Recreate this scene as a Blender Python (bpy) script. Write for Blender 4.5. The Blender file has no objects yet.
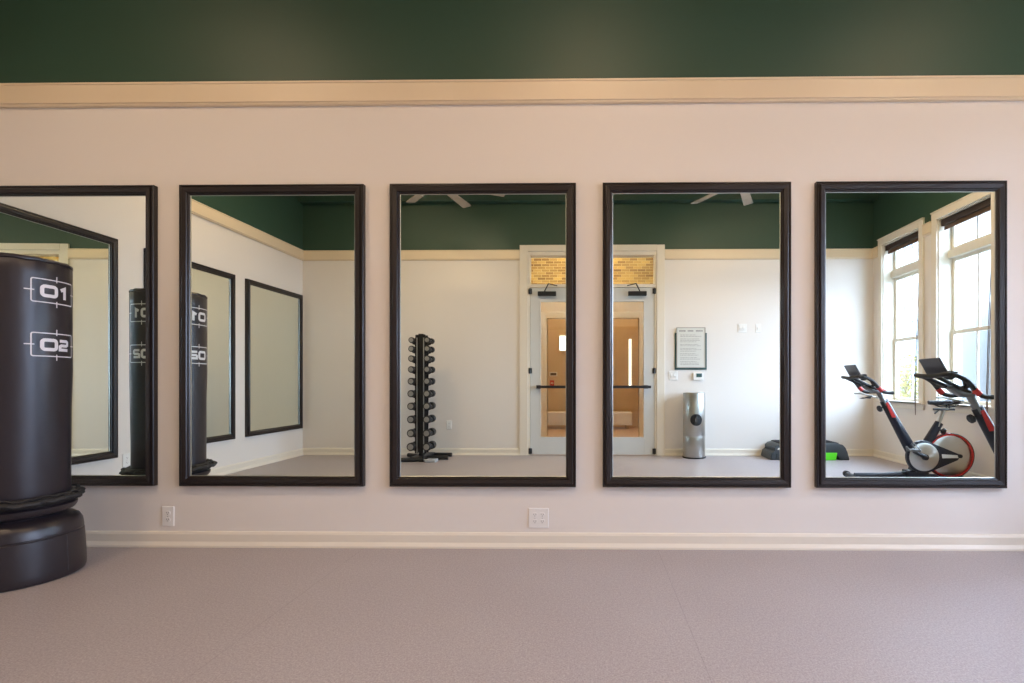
import bpy, bmesh, math, random
from mathutils import Vector, Matrix
random.seed(7)
PI = math.pi
S = bpy.context.scene
C = S.collection

# ------------------------------------------------------------------ helpers
def mesh_obj(name, bm, mats, parent=None, smooth=False):
    bmesh.ops.recalc_face_normals(bm, faces=bm.faces[:])
    me = bpy.data.meshes.new(name)
    bm.to_mesh(me); bm.free()
    if not isinstance(mats, (list, tuple)): mats = [mats]
    for m in mats: me.materials.append(m)
    if smooth:
        for p in me.polygons: p.use_smooth = True
        try: me.set_sharp_from_angle(angle=math.radians(35))
        except Exception: pass
    o = bpy.data.objects.new(name, me); C.objects.link(o)
    if parent is not None: o.parent = parent
    return o

def thing(name, label, cat, loc=(0,0,0), rz=0.0, group=None):
    o = bpy.data.objects.new(name, None); C.objects.link(o)
    o.location = loc; o.rotation_euler = (0,0,rz); o.empty_display_size = .1
    o['label'] = label; o['category'] = cat
    if group: o['group'] = group
    return o

def tag(o, label, cat, group=None):
    o['label'] = label; o['category'] = cat
    if group: o['group'] = group
    return o

def struct(o, label=None, cat=None):
    o['kind'] = 'structure'
    if label: o['label'] = label
    if cat: o['category'] = cat
    return o

def dup(root, label=None):
    r = root.copy(); C.objects.link(r)
    if label: r['label'] = label
    for ch in list(root.children):
        c = ch.copy(); C.objects.link(c); c.parent = r
        for g in list(ch.children):
            d = g.copy(); C.objects.link(d); d.parent = c
    return r

def box(bm, x0,x1,y0,y1,z0,z1, mat=0, bev=0.0, M=None):
    tmp = bmesh.new()
    bmesh.ops.create_cube(tmp, size=1)
    for v in tmp.verts:
        v.co = Vector(((x0+x1)/2+v.co.x*(x1-x0), (y0+y1)/2+v.co.y*(y1-y0), (z0+z1)/2+v.co.z*(z1-z0)))
    if bev > 0:
        bmesh.ops.bevel(tmp, geom=tmp.edges[:], offset=bev, segments=2, profile=.5, affect='EDGES')
    add(bm, tmp, mat, M)

def add(bm, tmp, mat=0, M=None):
    if M is not None: bmesh.ops.transform(tmp, matrix=M, verts=tmp.verts[:])
    vm = {v: bm.verts.new(v.co) for v in tmp.verts}
    for f in tmp.faces:
        try:
            nf = bm.faces.new([vm[v] for v in f.verts]); nf.material_index = mat
        except ValueError: pass
    tmp.free()

def tube(bm, pts, r, seg=12, mat=0, caps=True, sx=1.0, sz=1.0):
    """sweep a round (or oval) section along pts; r a number or one per point"""
    pts = [Vector(p) for p in pts]; n = len(pts)
    rs = r if isinstance(r, (list,tuple)) else [r]*n
    t0 = (pts[1]-pts[0]).normalized()
    up = Vector((0,0,1)) if abs(t0.z) < .9 else Vector((0,1,0))
    rings = []; prev = None
    for i,p in enumerate(pts):
        a = pts[max(i-1,0)]; b = pts[min(i+1,n-1)]
        t = (b-a).normalized()
        if prev is None: u = t.cross(up).normalized()
        else: u = (prev - t*prev.dot(t)).normalized()
        prev = u; w = u.cross(t).normalized()
        rings.append([bm.verts.new(p+(u*math.cos(2*PI*k/seg)*sx+w*math.sin(2*PI*k/seg)*sz)*rs[i]) for k in range(seg)])
    for i in range(n-1):
        for k in range(seg):
            f = bm.faces.new((rings[i][k], rings[i][(k+1)%seg], rings[i+1][(k+1)%seg], rings[i+1][k])); f.material_index = mat
    if caps:
        f = bm.faces.new(rings[0][::-1]); f.material_index = mat
        f = bm.faces.new(rings[-1]); f.material_index = mat

def smooth_pts(pts, k=6):
    P = [Vector(p) for p in pts]; out = []
    for i in range(len(P)-1):
        p0=P[max(i-1,0)];p1=P[i];p2=P[i+1];p3=P[min(i+2,len(P)-1)]
        for j in range(k):
            t=j/k
            out.append(.5*((2*p1)+(p2-p0)*t+(2*p0-5*p1+4*p2-p3)*t*t+(3*p1-p0-3*p2+p3)*t**3))
    out.append(P[-1]); return out

def lathe(bm, prof, seg=32, mat=0, M=None, a0=0.0, wob=None):
    """prof: list of (r,z[,mat]); spins about z"""
    tmp = bmesh.new(); rings=[]
    for q in prof:
        r,z = q[0],q[1]
        if r < 1e-6: rings.append([tmp.verts.new((0,0,z))])
        else:
            ring=[]
            for k in range(seg):
                a=a0+2*PI*k/seg; rr,zz=(r,z) if wob is None else wob(r,z,a)
                ring.append(tmp.verts.new((rr*math.cos(a), rr*math.sin(a), zz)))
            rings.append(ring)
    ms={}
    for i in range(len(rings)-1):
        A,B=rings[i],rings[i+1]; mi = prof[i+1][2] if len(prof[i+1])>2 else mat
        for k in range(seg):
            k2=(k+1)%seg
            if len(A)==1 and len(B)==1: continue
            if len(A)==1: f=tmp.faces.new((A[0],B[k2],B[k]))
            elif len(B)==1: f=tmp.faces.new((A[k],A[k2],B[0]))
            else: f=tmp.faces.new((A[k],A[k2],B[k2],B[k]))
            f.material_index=mi
    if M is not None: bmesh.ops.transform(tmp, matrix=M, verts=tmp.verts[:])
    vm={v:bm.verts.new(v.co) for v in tmp.verts}
    for f in tmp.faces:
        nf=bm.faces.new([vm[v] for v in f.verts]); nf.material_index=f.material_index
    tmp.free()

def prism(bm, poly, d0, d1, M=None, mat=0, bev=0.0):
    """poly (a,b) in the XZ plane extruded from y=d0 to d1"""
    tmp=bmesh.new()
    A=[tmp.verts.new((a,d0,b)) for a,b in poly]; B=[tmp.verts.new((a,d1,b)) for a,b in poly]
    tmp.faces.new(A); tmp.faces.new(B[::-1]); n=len(poly)
    for i in range(n): tmp.faces.new((A[i],B[i],B[(i+1)%n],A[(i+1)%n]))
    if bev>0:
        bmesh.ops.bevel(tmp, geom=tmp.edges[:], offset=bev, segments=2, profile=.5, affect='EDGES')
    add(bm,tmp,mat,M)

def frame_ring(bm, x0,x1,z0,z1, prof, mats=None):
    """mitred frame in the XZ plane. prof: list of (inset, y); joined in order"""
    rings=[]
    for ins,y in prof:
        rings.append([bm.verts.new(p) for p in ((x0+ins,y,z0+ins),(x1-ins,y,z0+ins),(x1-ins,y,z1-ins),(x0+ins,y,z1-ins))])
    for i in range(len(rings)-1):
        for k in range(4):
            f=bm.faces.new((rings[i][k],rings[i][(k+1)%4],rings[i+1][(k+1)%4],rings[i+1][k]))
            f.material_index = mats[i] if mats else 0

RX90 = Matrix.Rotation(PI/2,4,'X')     # z axis -> -y
def T(x,y,z): return Matrix.Translation((x,y,z))

# ------------------------------------------------------------------ materials
def mat(name, col, rough=.5, metal=0.0, spec=.5, coat=0.0, bump=None, vary=None, aniso=0, emit=None, sheen=0):
    m=bpy.data.materials.new(name); m.use_nodes=True
    nt=m.node_tree; b=nt.nodes['Principled BSDF']
    b.inputs['Base Color'].default_value=(*col,1)
    b.inputs['Roughness'].default_value=rough
    b.inputs['Metallic'].default_value=metal
    b.inputs['Specular IOR Level'].default_value=spec
    b.inputs['Coat Weight'].default_value=coat
    b.inputs['Anisotropic'].default_value=aniso
    if emit:
        b.inputs['Emission Color'].default_value=(*emit[0],1); b.inputs['Emission Strength'].default_value=emit[1]
    tc=None
    if vary or bump:
        tc=nt.nodes.new('ShaderNodeTexCoord')
    if vary:   # (scale, other colour, amount)
        n=nt.nodes.new('ShaderNodeTexNoise'); n.inputs['Scale'].default_value=vary[0]; n.inputs['Detail'].default_value=6
        nt.links.new(tc.outputs['Object'], n.inputs['Vector'])
        r=nt.nodes.new('ShaderNodeValToRGB')
        r.color_ramp.elements[0].position=.5-vary[2]; r.color_ramp.elements[1].position=.5+vary[2]
        r.color_ramp.elements[0].color=(*col,1); r.color_ramp.elements[1].color=(*vary[1],1)
        nt.links.new(n.outputs['Fac'], r.inputs['Fac']); nt.links.new(r.outputs['Color'], b.inputs['Base Color'])
    if bump:   # (scale, strength, distance)
        n=nt.nodes.new('ShaderNodeTexNoise'); n.inputs['Scale'].default_value=bump[0]; n.inputs['Detail'].default_value=4
        nt.links.new(tc.outputs['Object'], n.inputs['Vector'])
        bp=nt.nodes.new('ShaderNodeBump'); bp.inputs['Strength'].default_value=bump[1]; bp.inputs['Distance'].default_value=bump[2]
        nt.links.new(n.outputs['Fac'], bp.inputs['Height']); nt.links.new(bp.outputs['Normal'], b.inputs['Normal'])
    return m

def glass(name, tint=(.97,.99,.98), refl=.07):
    m=bpy.data.materials.new(name); m.use_nodes=True; nt=m.node_tree; nt.nodes.clear()
    o=nt.nodes.new('ShaderNodeOutputMaterial'); mx=nt.nodes.new('ShaderNodeMixShader')
    t=nt.nodes.new('ShaderNodeBsdfTransparent'); t.inputs['Color'].default_value=(*tint,1)
    g=nt.nodes.new('ShaderNodeBsdfGlossy'); g.inputs['Roughness'].default_value=0.02
    lw=nt.nodes.new('ShaderNodeLayerWeight'); lw.inputs['Blend'].default_value=.5
    pw=nt.nodes.new('ShaderNodeMath'); pw.operation='POWER'; pw.inputs[1].default_value=5
    ma=nt.nodes.new('ShaderNodeMath'); ma.operation='MULTIPLY_ADD'; ma.inputs[1].default_value=.6; ma.inputs[2].default_value=.03
    nt.links.new(lw.outputs['Facing'], pw.inputs[0]); nt.links.new(pw.outputs[0], ma.inputs[0]); nt.links.new(ma.outputs[0], mx.inputs['Fac'])
    nt.links.new(t.outputs[0], mx.inputs[1]); nt.links.new(g.outputs[0], mx.inputs[2]); nt.links.new(mx.outputs[0], o.inputs['Surface'])
    return m

WALLC=(.76,.715,.67)
M_wall  = mat('cream_wall_paint', WALLC, .62, bump=(180,.06,.002))
M_trim  = mat('cream_trim_paint', (.76,.70,.60), .42)
M_band  = mat('tan_band_paint', (.76,.63,.45), .45)
M_green = mat('dark_green_paint', (.032,.074,.050), .5, bump=(160,.06,.002))
M_frame = mat('espresso_frame', (.010,.0065,.0065), .30, spec=.5, bump=(60,.05,.001))
M_frame2= mat('espresso_frame_lip', (.014,.009,.009), .38)
M_lip   = mat('silver_mirror_bevel', (.50,.53,.48), .38, metal=1)
M_mir   = mat('mirror_glass', (.880,.950,.895), .0, metal=1)
M_white = mat('white_plastic', (.80,.79,.77), .35)
M_slot  = mat('dark_slot', (.03,.03,.03), .6)
M_black = mat('black_metal', (.012,.013,.016), .38, spec=.5)
M_blackm= mat('black_matte', (.015,.015,.017), .65)
M_steel = mat('brushed_steel', (.50,.49,.46), .28, metal=1, aniso=.5)
M_dsteel= mat('dull_grey_metal', (.20,.20,.20), .35, metal=.8)
M_chrome= mat('chrome', (.75,.75,.75), .12, metal=1)
M_door  = mat('pale_grey_door_paint', (.62,.63,.62), .45)
M_glass = glass('clear_glass')
M_blind = mat('dark_brown_blind', (.030,.018,.014), .7)
M_blind2= mat('brown_blind_hem', (.12,.07,.045), .6)
M_sash  = mat('window_sash_paint', (.72,.68,.58), .4)
M_fan   = mat('fan_blade_taupe', (.42,.36,.30), .5, vary=(9,(.36,.31,.26),.2))
M_lamp  = mat('added_fan_lamp_diffuser', (.9,.85,.75), .5, emit=((1.0,.72,.49),110))
M_lampc = mat('corridor_lamp_diffuser', (.9,.85,.75), .5, emit=((1.0,.70,.42),75))

def floor_mat():
    m=bpy.data.materials.new('speckled_vinyl_floor'); m.use_nodes=True; nt=m.node_tree; b=nt.nodes['Principled BSDF']
    tc=nt.nodes.new('ShaderNodeTexCoord')
    n1=nt.nodes.new('ShaderNodeTexNoise'); n1.inputs['Scale'].default_value=150; n1.inputs['Detail'].default_value=5; n1.inputs['Roughness'].default_value=.7
    n2=nt.nodes.new('ShaderNodeTexNoise'); n2.inputs['Scale'].default_value=70; n2.inputs['Detail'].default_value=4
    n3=nt.nodes.new('ShaderNodeTexNoise'); n3.inputs['Scale'].default_value=1.3; n3.inputs['Detail'].default_value=3
    for n in (n1,n2,n3): nt.links.new(tc.outputs['Object'], n.inputs['Vector'])
    r=nt.nodes.new('ShaderNodeValToRGB'); e=r.color_ramp.elements
    e[0].position=.33; e[0].color=(.27,.236,.242,1); e[1].position=.66; e[1].color=(.47,.43,.445,1)
    nt.links.new(n1.outputs['Fac'], r.inputs['Fac'])
    r2=nt.nodes.new('ShaderNodeValToRGB'); e=r2.color_ramp.elements
    e[0].position=.35; e[0].color=(.92,.915,.915,1); e[1].position=.68; e[1].color=(1.05,1.05,1.045,1)
    nt.links.new(n2.outputs['Fac'], r2.inputs['Fac'])
    r3=nt.nodes.new('ShaderNodeValToRGB'); e=r3.color_ramp.elements
    e[0].position=.3; e[0].color=(.96,.95,.95,1); e[1].position=.7; e[1].color=(1.03,1.03,1.03,1)
    nt.links.new(n3.outputs['Fac'], r3.inputs['Fac'])
    # sheet seams: a thin darker line every 1.83 m
    sx=nt.nodes.new('ShaderNodeSeparateXYZ'); nt.links.new(tc.outputs['Object'], sx.inputs[0])
    a=nt.nodes.new('ShaderNodeMath'); a.operation='ADD'; a.inputs[1].default_value=100*1.83-.42
    nt.links.new(sx.outputs['X'], a.inputs[0])
    md=nt.nodes.new('ShaderNodeMath'); md.operation='MODULO'; md.inputs[1].default_value=1.83; nt.links.new(a.outputs[0], md.inputs[0])
    lt=nt.nodes.new('ShaderNodeMath'); lt.operation='LESS_THAN'; lt.inputs[1].default_value=.0035; nt.links.new(md.outputs[0], lt.inputs[0])
    def mul(c1,c2,fac=None):
        x=nt.nodes.new('ShaderNodeMix'); x.data_type='RGBA'; x.blend_type='MULTIPLY'; x.inputs['Factor'].default_value=1
        nt.links.new(c1, x.inputs['A']); nt.links.new(c2, x.inputs['B']) if not isinstance(c2,tuple) else setattr(x.inputs['B'],'default_value',c2)
        if fac is not None: nt.links.new(fac, x.inputs['Factor'])
        return x.outputs['Result']
    c=mul(mul(r.outputs['Color'], r2.outputs['Color']), r3.outputs['Color'])
    c=mul(c,(.8,.8,.8,1),lt.outputs[0])
    nt.links.new(c, b.inputs['Base Color'])
    b.inputs['Roughness'].default_value=.42; b.inputs['Specular IOR Level'].default_value=.45
    bp=nt.nodes.new('ShaderNodeBump'); bp.inputs['Strength'].default_value=.15; bp.inputs['Distance'].default_value=.001
    nt.links.new(n2.outputs['Fac'], bp.inputs['Height']); nt.links.new(bp.outputs['Normal'], b.inputs['Normal'])
    return m
M_floor=floor_mat()

def brick_mat(name, c1, c2, mortar, scale=1.0, axis='XZ', rough=.85, bw=.22):
    m=bpy.data.materials.new(name); m.use_nodes=True; nt=m.node_tree; b=nt.nodes['Principled BSDF']
    tc=nt.nodes.new('ShaderNodeTexCoord'); sx=nt.nodes.new('ShaderNodeSeparateXYZ'); cb=nt.nodes.new('ShaderNodeCombineXYZ')
    nt.links.new(tc.outputs['Object'], sx.inputs[0])
    nt.links.new(sx.outputs[axis[0]], cb.inputs['X']); nt.links.new(sx.outputs[axis[1]], cb.inputs['Y'])
    br=nt.nodes.new('ShaderNodeTexBrick'); br.inputs['Scale'].default_value=scale
    br.inputs['Brick Width'].default_value=bw; br.inputs['Row Height'].default_value=bw*.34; br.inputs['Mortar Size'].default_value=bw*.03
    br.inputs['Color1'].default_value=(*c1,1); br.inputs['Color2'].default_value=(*c2,1); br.inputs['Mortar'].default_value=(*mortar,1)
    nt.links.new(cb.outputs[0], br.inputs['Vector']); nt.links.new(br.outputs['Color'], b.inputs['Base Color'])
    b.inputs['Roughness'].default_value=rough
    return m

# ------------------------------------------------------------------ room dimensions (metres)
XL,XR = -4.10, 4.00          # side walls
YF,YB = 3.156, -.884         # mirror wall, door wall
ZT = 2.913                   # top of the cream band
ZB = ZT-.140
ZC = 4.05                    # main ceiling
WT = .15

def hw(bm,x0,x1,y0,y1,z0,z1,m=0): box(bm,x0,x1,y0,y1,z0,z1,m)

# floor / ceiling
bm=bmesh.new(); box(bm,XL-WT,XR+.3,YB-.02,YF+WT,-.1,0); struct(mesh_obj('floor',bm,M_floor))
bm=bmesh.new(); box(bm,XL-WT,XR+.3,YB-WT,YF+WT,ZC,ZC+.1); struct(mesh_obj('ceiling',bm,M_green))
# walls: cream below the band, green above
bm=bmesh.new(); box(bm,XL-WT,XR+.3,YF,YF+WT,0,ZB+.05,0); box(bm,XL-WT,XR+.3,YF,YF+WT,ZB+.05,ZC,1)
struct(mesh_obj('wall_front',bm,[M_wall,M_green]))
bm=bmesh.new(); box(bm,XL-WT,XL,YB-WT,YF,0,ZB+.05,0); box(bm,XL-WT,XL,YB-WT,YF,ZB+.05,ZC,1)
struct(mesh_obj('wall_left',bm,[M_wall,M_green]))
# back wall with the doorway
DX0,DX1,DTOP = -.875,.95,2.895
bm=bmesh.new()
box(bm,XL,DX0,YB-WT,YB,0,ZB+.05,0); box(bm,DX1,XR+.3,YB-WT,YB,0,ZB+.05,0)
box(bm,XL,DX0,YB-WT,YB,ZB+.05,ZC,1); box(bm,DX1,XR+.3,YB-WT,YB,ZB+.05,ZC,1); box(bm,DX0,DX1,YB-WT,YB,DTOP,ZC,1)
struct(mesh_obj('wall_back',bm,[M_wall,M_green]))
# beam along the back wall under the ceiling
bm=bmesh.new(); box(bm,XL,XR,YB,YB+.12,3.58,ZC,0); struct(mesh_obj('ceiling_beam',bm,M_green))
# right wall with three window openings
WIN=[(-.650,.122),(.440,1.226),(1.530,2.316)]
WZ0,WZ1=.79,2.905
bm=bmesh.new(); ys=[YB]+[v for w in WIN for v in w]+[YF]
for i in range(0,len(ys),2): box(bm,XR,XR+.22,ys[i],ys[i+1],0,ZB+.05,0)
for i in range(0,len(ys),2): box(bm,XR,XR+.22,ys[i],ys[i+1],ZB+.05,ZC,1)
for a,b in WIN:
    box(bm,XR,XR+.22,a,b,0,WZ0,0); box(bm,XR,XR+.22,a,b,WZ1,ZC,1)
struct(mesh_obj('wall_right',bm,[M_wall,M_green]))

# cream band (flat crown board with a thin lower bead), and baseboards
def band_profile(bm, p0, p1, n, prof):
    """extrude a profile (depth off wall, z) along p0->p1; n points into the room"""
    p0=Vector(p0);p1=Vector(p1);n=Vector(n)
    A=[bm.verts.new(p0+n*d+Vector((0,0,z))) for d,z in prof]; B=[bm.verts.new(p1+n*d+Vector((0,0,z))) for d,z in prof]
    k=len(prof)
    for i in range(k): bm.faces.new((A[i],B[i],B[(i+1)%k],A[(i+1)%k]))
    bm.faces.new(A[::-1]); bm.faces.new(B)
BAND=[(0,ZB),(.016,ZB),(.022,ZB+.006),(.022,ZB+.012),(.030,ZB+.016),(.030,ZT-.014),(.036,ZT-.010),(.036,ZT),(0,ZT)]
BASE=[(0,0),(.026,0),(.026,.012),(.016,.030),(.014,.034),(.014,.080),(.008,.094),(0,.096)]
def strip(name,prof,segs,n):
    bm=bmesh.new()
    for p0,p1 in segs: band_profile(bm,p0,p1,n,prof)
    return struct(mesh_obj(name,bm,M_band if prof is BAND else M_trim))
CW=.115; WC=.085  # door and window casing widths
strip('trim_1',BAND,[((XL,YF,0),(XR,YF,0))],(0,-1,0))
strip('trim_2',BAND,[((XL,YB,0),(XL,YF,0))],(1,0,0))
strip('trim_3',BAND,[((XL,YB,0),(DX0-CW,YB,0)),((DX1+CW,YB,0),(XR,YB,0))],(0,1,0))
segs=[((XR,YB,0),(XR,WIN[0][0]-WC,0))]+[((XR,WIN[i][1]+WC,0),(XR,WIN[i+1][0]-WC,0)) for i in (0,1)]+[((XR,WIN[2][1]+WC,0),(XR,YF,0))]
strip('trim_4',BAND,segs,(-1,0,0))
strip('baseboard_front',BASE,[((XL,YF,0),(XR,YF,0))],(0,-1,0))
strip('baseboard_left',BASE,[((XL,YB,0),(XL,YF,0))],(1,0,0))
strip('baseboard_back',BASE,[((XL,YB,0),(DX0-CW,YB,0)),((DX1+CW,YB,0),(XR,YB,0))],(0,1,0))
strip('baseboard_right',BASE,[((XR,YB,0),(XR,YF,0))],(-1,0,0))

# ------------------------------------------------------------------ windows (right wall)
for wi,(a,b) in enumerate(WIN):
    root=thing('window_%d'%(wi+1),'','',(XR,0,0)); del root['label']; del root['category']; root['kind']='structure'
    # casing + reveals
    bm=bmesh.new(); t=.024
    box(bm,-t,0,a-WC,a,WZ0-.0,WZ1+.085,0,.003); box(bm,-t,0,b,b+WC,WZ0-.0,WZ1+.085,0,.003)
    box(bm,-t-.004,0,a,b,WZ1,WZ1+.085,0,.003)
    box(bm,-t-.012,0,a-WC-.005,b+WC+.005,WZ1+.085,WZ1+.097,0,.003)
    mesh_obj('casing',bm,M_trim,root)
    bm=bmesh.new()
    box(bm,-.05,.16,a-.0,b+.0,WZ0-.02,WZ0+.004,0,.002)
    box(bm,-.05,-.001,a-WC-.02,b+WC+.02,WZ0-.02,WZ0+.004,0,.004); box(bm,-.02,-.001,a-WC,b+WC,WZ0-.085,WZ0-.02,0,.002)
    mesh_obj('window_sill',bm,M_trim,root)
    bm=bmesh.new(); box(bm,0,.2,a,a+.012,WZ0,WZ1); box(bm,0,.2,b-.012,b,WZ0,WZ1); box(bm,0,.2,a+.012,b-.012,WZ1-.012,WZ1)
    mesh_obj('reveal',bm,M_sash,root)
    # sashes: transom above, upper and lower sash below
    def sash(name,z0,z1,x,st=.042,mun=True):
        bm=bmesh.new(); y0,y1=a+.012,b-.012
        box(bm,x,x+.035,y0,y0+st,z0,z1,0,.003); box(bm,x,x+.035,y1-st,y1,z0,z1,0,.003)
        box(bm,x+.001,x+.034,y0+st,y1-st,z0,z0+st,0,.003); box(bm,x+.001,x+.034,y0+st,y1-st,z1-st,z1,0,.003)
        if mun: box(bm,x+.008,x+.027,(a+b)/2-.009,(a+b)/2+.009,z0+st,z1-st,0)
        f=mesh_obj(name,bm,M_sash,root)
        bm=bmesh.new(); box(bm,x+.014,x+.019,y0+st-.003,y1-st+.003,z0+st-.003,z1-st+.003)
        mesh_obj('pane',bm,M_glass,f)
    sash('lower_sash',WZ0,1.625,.135); sash('upper_sash',1.585,2.455,.150); sash('transom_sash',2.535,WZ1-.012,.140)
    bm=bmesh.new(); box(bm,.10,.2,a+.012,b-.012,2.452,2.538,0,.004); mesh_obj('transom_bar',bm,M_sash,root)
    bm=bmesh.new(); box(bm,.02,.075,a+.014,b-.014,WZ1-.085,WZ1-.014,0,.006)
    bl=thing('roller_blind','dark brown roller blind drawn up in the %s window of the right wall'%['far','middle','near'][wi],'blind',(XR,0,0),0,'roller blinds in the windows')
    mesh_obj('cassette',bm,M_blind,bl)
    bm=bmesh.new(); box(bm,.048,.056,a+.03,b-.03,WZ1-.118,WZ1-.085,0); box(bm,.044,.060,a+.03,b-.03,WZ1-.132,WZ1-.116,0,.003)
    mesh_obj('hem_bar',bm,M_blind2,bl)
    bm=bmesh.new(); cy=b-.03
    tube(bm,[(.030,cy,WZ1-.06),(.012,cy+.01,2.2),(-.034,cy+.035,1.6),(-.062,cy+.04,.85),(-.062,cy+.04,.64)],.004,6)
    tube(bm,[(.030,cy-.012,WZ1-.06),(.005,cy,2.2),(-.040,cy+.025,1.6),(-.066,cy+.03,.85),(-.062,cy+.04,.64)],.004,6)
    mesh_obj('pull_cord',bm,M_blind2,bl)

# ------------------------------------------------------------------ framed mirrors
MW,MH,MZ0=1.160,1.885,.386
MY=.038
def make_mirror():
    root=thing('wall_mirror','x','mirror')
    bm=bmesh.new()
    # stepped profile: (inset from outer edge, distance off the wall, towards -y)
    prof=[(0,0),(0,-.030),(.003,-.034),(.008,-.034),(.012,-.030),(.018,-.030),(.020,-.038),(.024,-.040),(.047,-.036),(.051,-.030),(.051,-.026),(.057,-.024),(.061,-.018),(.061,0)]
    frame_ring(bm,-MW/2,MW/2,0,MH,prof,[0,0,0,1,1,0,0,1,0,0,1,0,0])
    mesh_obj('frame',bm,[M_frame,M_frame2],root)
    bm=bmesh.new()
    frame_ring(bm,-MW/2,MW/2,0,MH,[(.061,-.0160),(.0645,-.0140),(.0645,-.001)])
    mesh_obj('bevel_strip',bm,M_lip,root)
    bm=bmesh.new(); i=.0640
    box(bm,-MW/2+i,MW/2-i,-.013,-.002,i,MH-i)
    mesh_obj('mirror_glass',bm,M_mir,root)
    return root
proto=make_mirror()
FX=[-3.308,-1.988,-.664,.662,1.977,3.300]
LAB=['tall black-framed mirror on the front wall, reaching in behind the punching bag',
 'tall black-framed mirror reflecting two mirrors of the left wall, right of the punching bag\'s mirror',
 'tall black-framed mirror reflecting the dumbbell rack',
 'tall black-framed mirror reflecting the steel wipe dispenser and the framed notice',
 'tall black-framed mirror reflecting the exercise bikes and windows',
 'black-framed mirror of which only a sliver of frame shows at the right edge']
for i,x in enumerate(FX):
    m=proto if i==0 else dup(proto)
    m.location=(x,YF,MZ0); m['label']=LAB[i]; m['group']='framed mirrors on the front wall'
D=3.156; TILT=-1.4
for i,(za,lab) in enumerate([(1.893,'framed mirror on the left wall, nearest the door wall corner'),
               (1.461,'framed mirror on the left wall, middle one of its three'),(1.003,'framed mirror on the left wall, behind the punching bag')]):
    m=dup(proto,lab); yc=6.312-(za+.1855)*D
    tilt=math.radians(TILT) if za<1.1 else 0     # this one hangs slightly off parallel
    m.location=(XL+abs(tilt)*.6,yc,MZ0); m.rotation_euler=(0,0,PI/2+tilt); m['group']='framed mirrors on the left wall'

# ------------------------------------------------------------------ outlets, switches
def outlet(loc, rz, gangs, label, group='power outlets'):
    o=thing('power_outlet',label,'outlet',loc,rz,group)
    w=.0375+.046*(gangs-1); w=.038 if gangs==1 else .063
    bm=bmesh.new(); box(bm,-w,w,-.0065,0,-.062,.062,0,.003)
    mesh_obj('cover_plate',bm,M_white,o)
    bm=bmesh.new()
    for g in range(gangs):
        cx=(g-(gangs-1)/2)*.046
        for s in (-1,1):
            cz=s*.021
            prism(bm,[(cx+.0165*math.cos(t)*1.0,cz+max(-.0135,min(.0135,.0175*math.sin(t)))) for t in [2*PI*k/20 for k in range(20)]],-.009,-.006,mat=0)
            for q in (-1,1): box(bm,cx+q*.0063-.0012,cx+q*.0063+.0012,-.0096,-.0085,cz-.001,cz+.007,1)
            lathe(bm,[(0,0,1),(.0024,0,1),(.0024,.001,1),(0,.001,1)],10,1,T(cx,-.0086,cz-.007)@RX90)
        lathe(bm,[(0,0,1),(.0022,0,1),(.0022,.001,1),(0,.001,1)],8,1,T(cx,-.0065,0)@RX90)
    mesh_obj('receptacle',bm,[M_white,M_slot],o)
    return o
outlet((-2.659,YF,.190),0,1,'white single power outlet low on the wall beside the punching bag')
outlet((-.318,YF,.187),0,2,'white double power outlet low on the wall under the middle mirrors')
outlet((-2.0,YB,.43),PI,1,'white power outlet on the door wall right of the dumbbell rack')
outlet((XL,1.87,.345),PI/2,1,'white power outlet on the left wall behind the punching bag')
def switch(loc, rz, gangs, label):
    o=thing('light_switch',label,'switch',loc,rz,'wall switches')
    w=.038 if gangs==1 else .062
    bm=bmesh.new(); box(bm,-w,w,-.0065,0,-.062,.062,0,.003); mesh_obj('cover_plate',bm,M_white,o)
    for g in range(gangs):
        cx=(g-(gangs-1)/2)*.046; bm=bmesh.new()
        prism(bm,[(-.0,-.033),(-.004,-.033),(-.0085,0),(-.004,.033),(0,.033)],-.0165,.0165,T(cx,-.006,0)@Matrix.Rotation(PI/2,4,'Z'))
        mesh_obj('rocker',bm,M_white,o)
    return o
switch((1.185,YB,1.13),PI,2,'white double switch on the door wall left of the thermostat')
switch((2.16,YB,1.80),PI,2,'wider white wall switch high on the door wall')
switch((2.385,YB,1.80),PI,1,'narrower white wall switch high on the door wall')

# ------------------------------------------------------------------ punching bag
M_vinyl=mat('black_vinyl', (.019,.015,.020), .36, spec=.5, bump=(35,.10,.003))
M_base=mat('black_plastic_base', (.019,.015,.019), .34, bump=(220,.10,.001))
M_mark=mat('white_print', (.78,.76,.78), .5)
BX,BY=-3.06,2.645
bag=thing('punching_bag','free-standing black punching bag printed 01 and 02 at the left edge','punching bag',(BX,BY,0))
bm=bmesh.new()
lathe(bm,[(0,0),(.262,0),(.272,.006),(.277,.02),(.277,.05),(.272,.17),(.268,.222),(.264,.225),(.264,.231),(.267,.234),(.262,.275),(.250,.300),(.228,.315),(.205,.320),(.196,.328),(.205,.336),(.230,.346),(.240,.362),(.242,.378),(.224,.388),(.224,.40),(0,.40)],72)
mesh_obj('base',bm,M_base,bag,True)
bm=bmesh.new()     # vertical mould seam on the base
a=math.radians(3)
for aa in (a,a+PI/2,a+PI,a-PI/2):
    bm=bmesh.new()
    pts=[((r+.0005)*math.cos(aa),(r+.0005)*math.sin(aa),z) for r,z in [(.277,.03),(.272,.17),(.268,.222)]]
    tube(bm,pts,.0022,6)
    mesh_obj('mould_seam',bm,M_base,bag)
bm=bmesh.new()
RB=.2205
def wob(r,z,a):
    if z>1.62 and r>.19: return r+.0012*math.sin(a*30),z+.002*math.sin(a*17+1)
    return r+.0012*math.sin(a*5+z*9)*min(1,(1.6-z if z<1.6 else 0)*2),z
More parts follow.
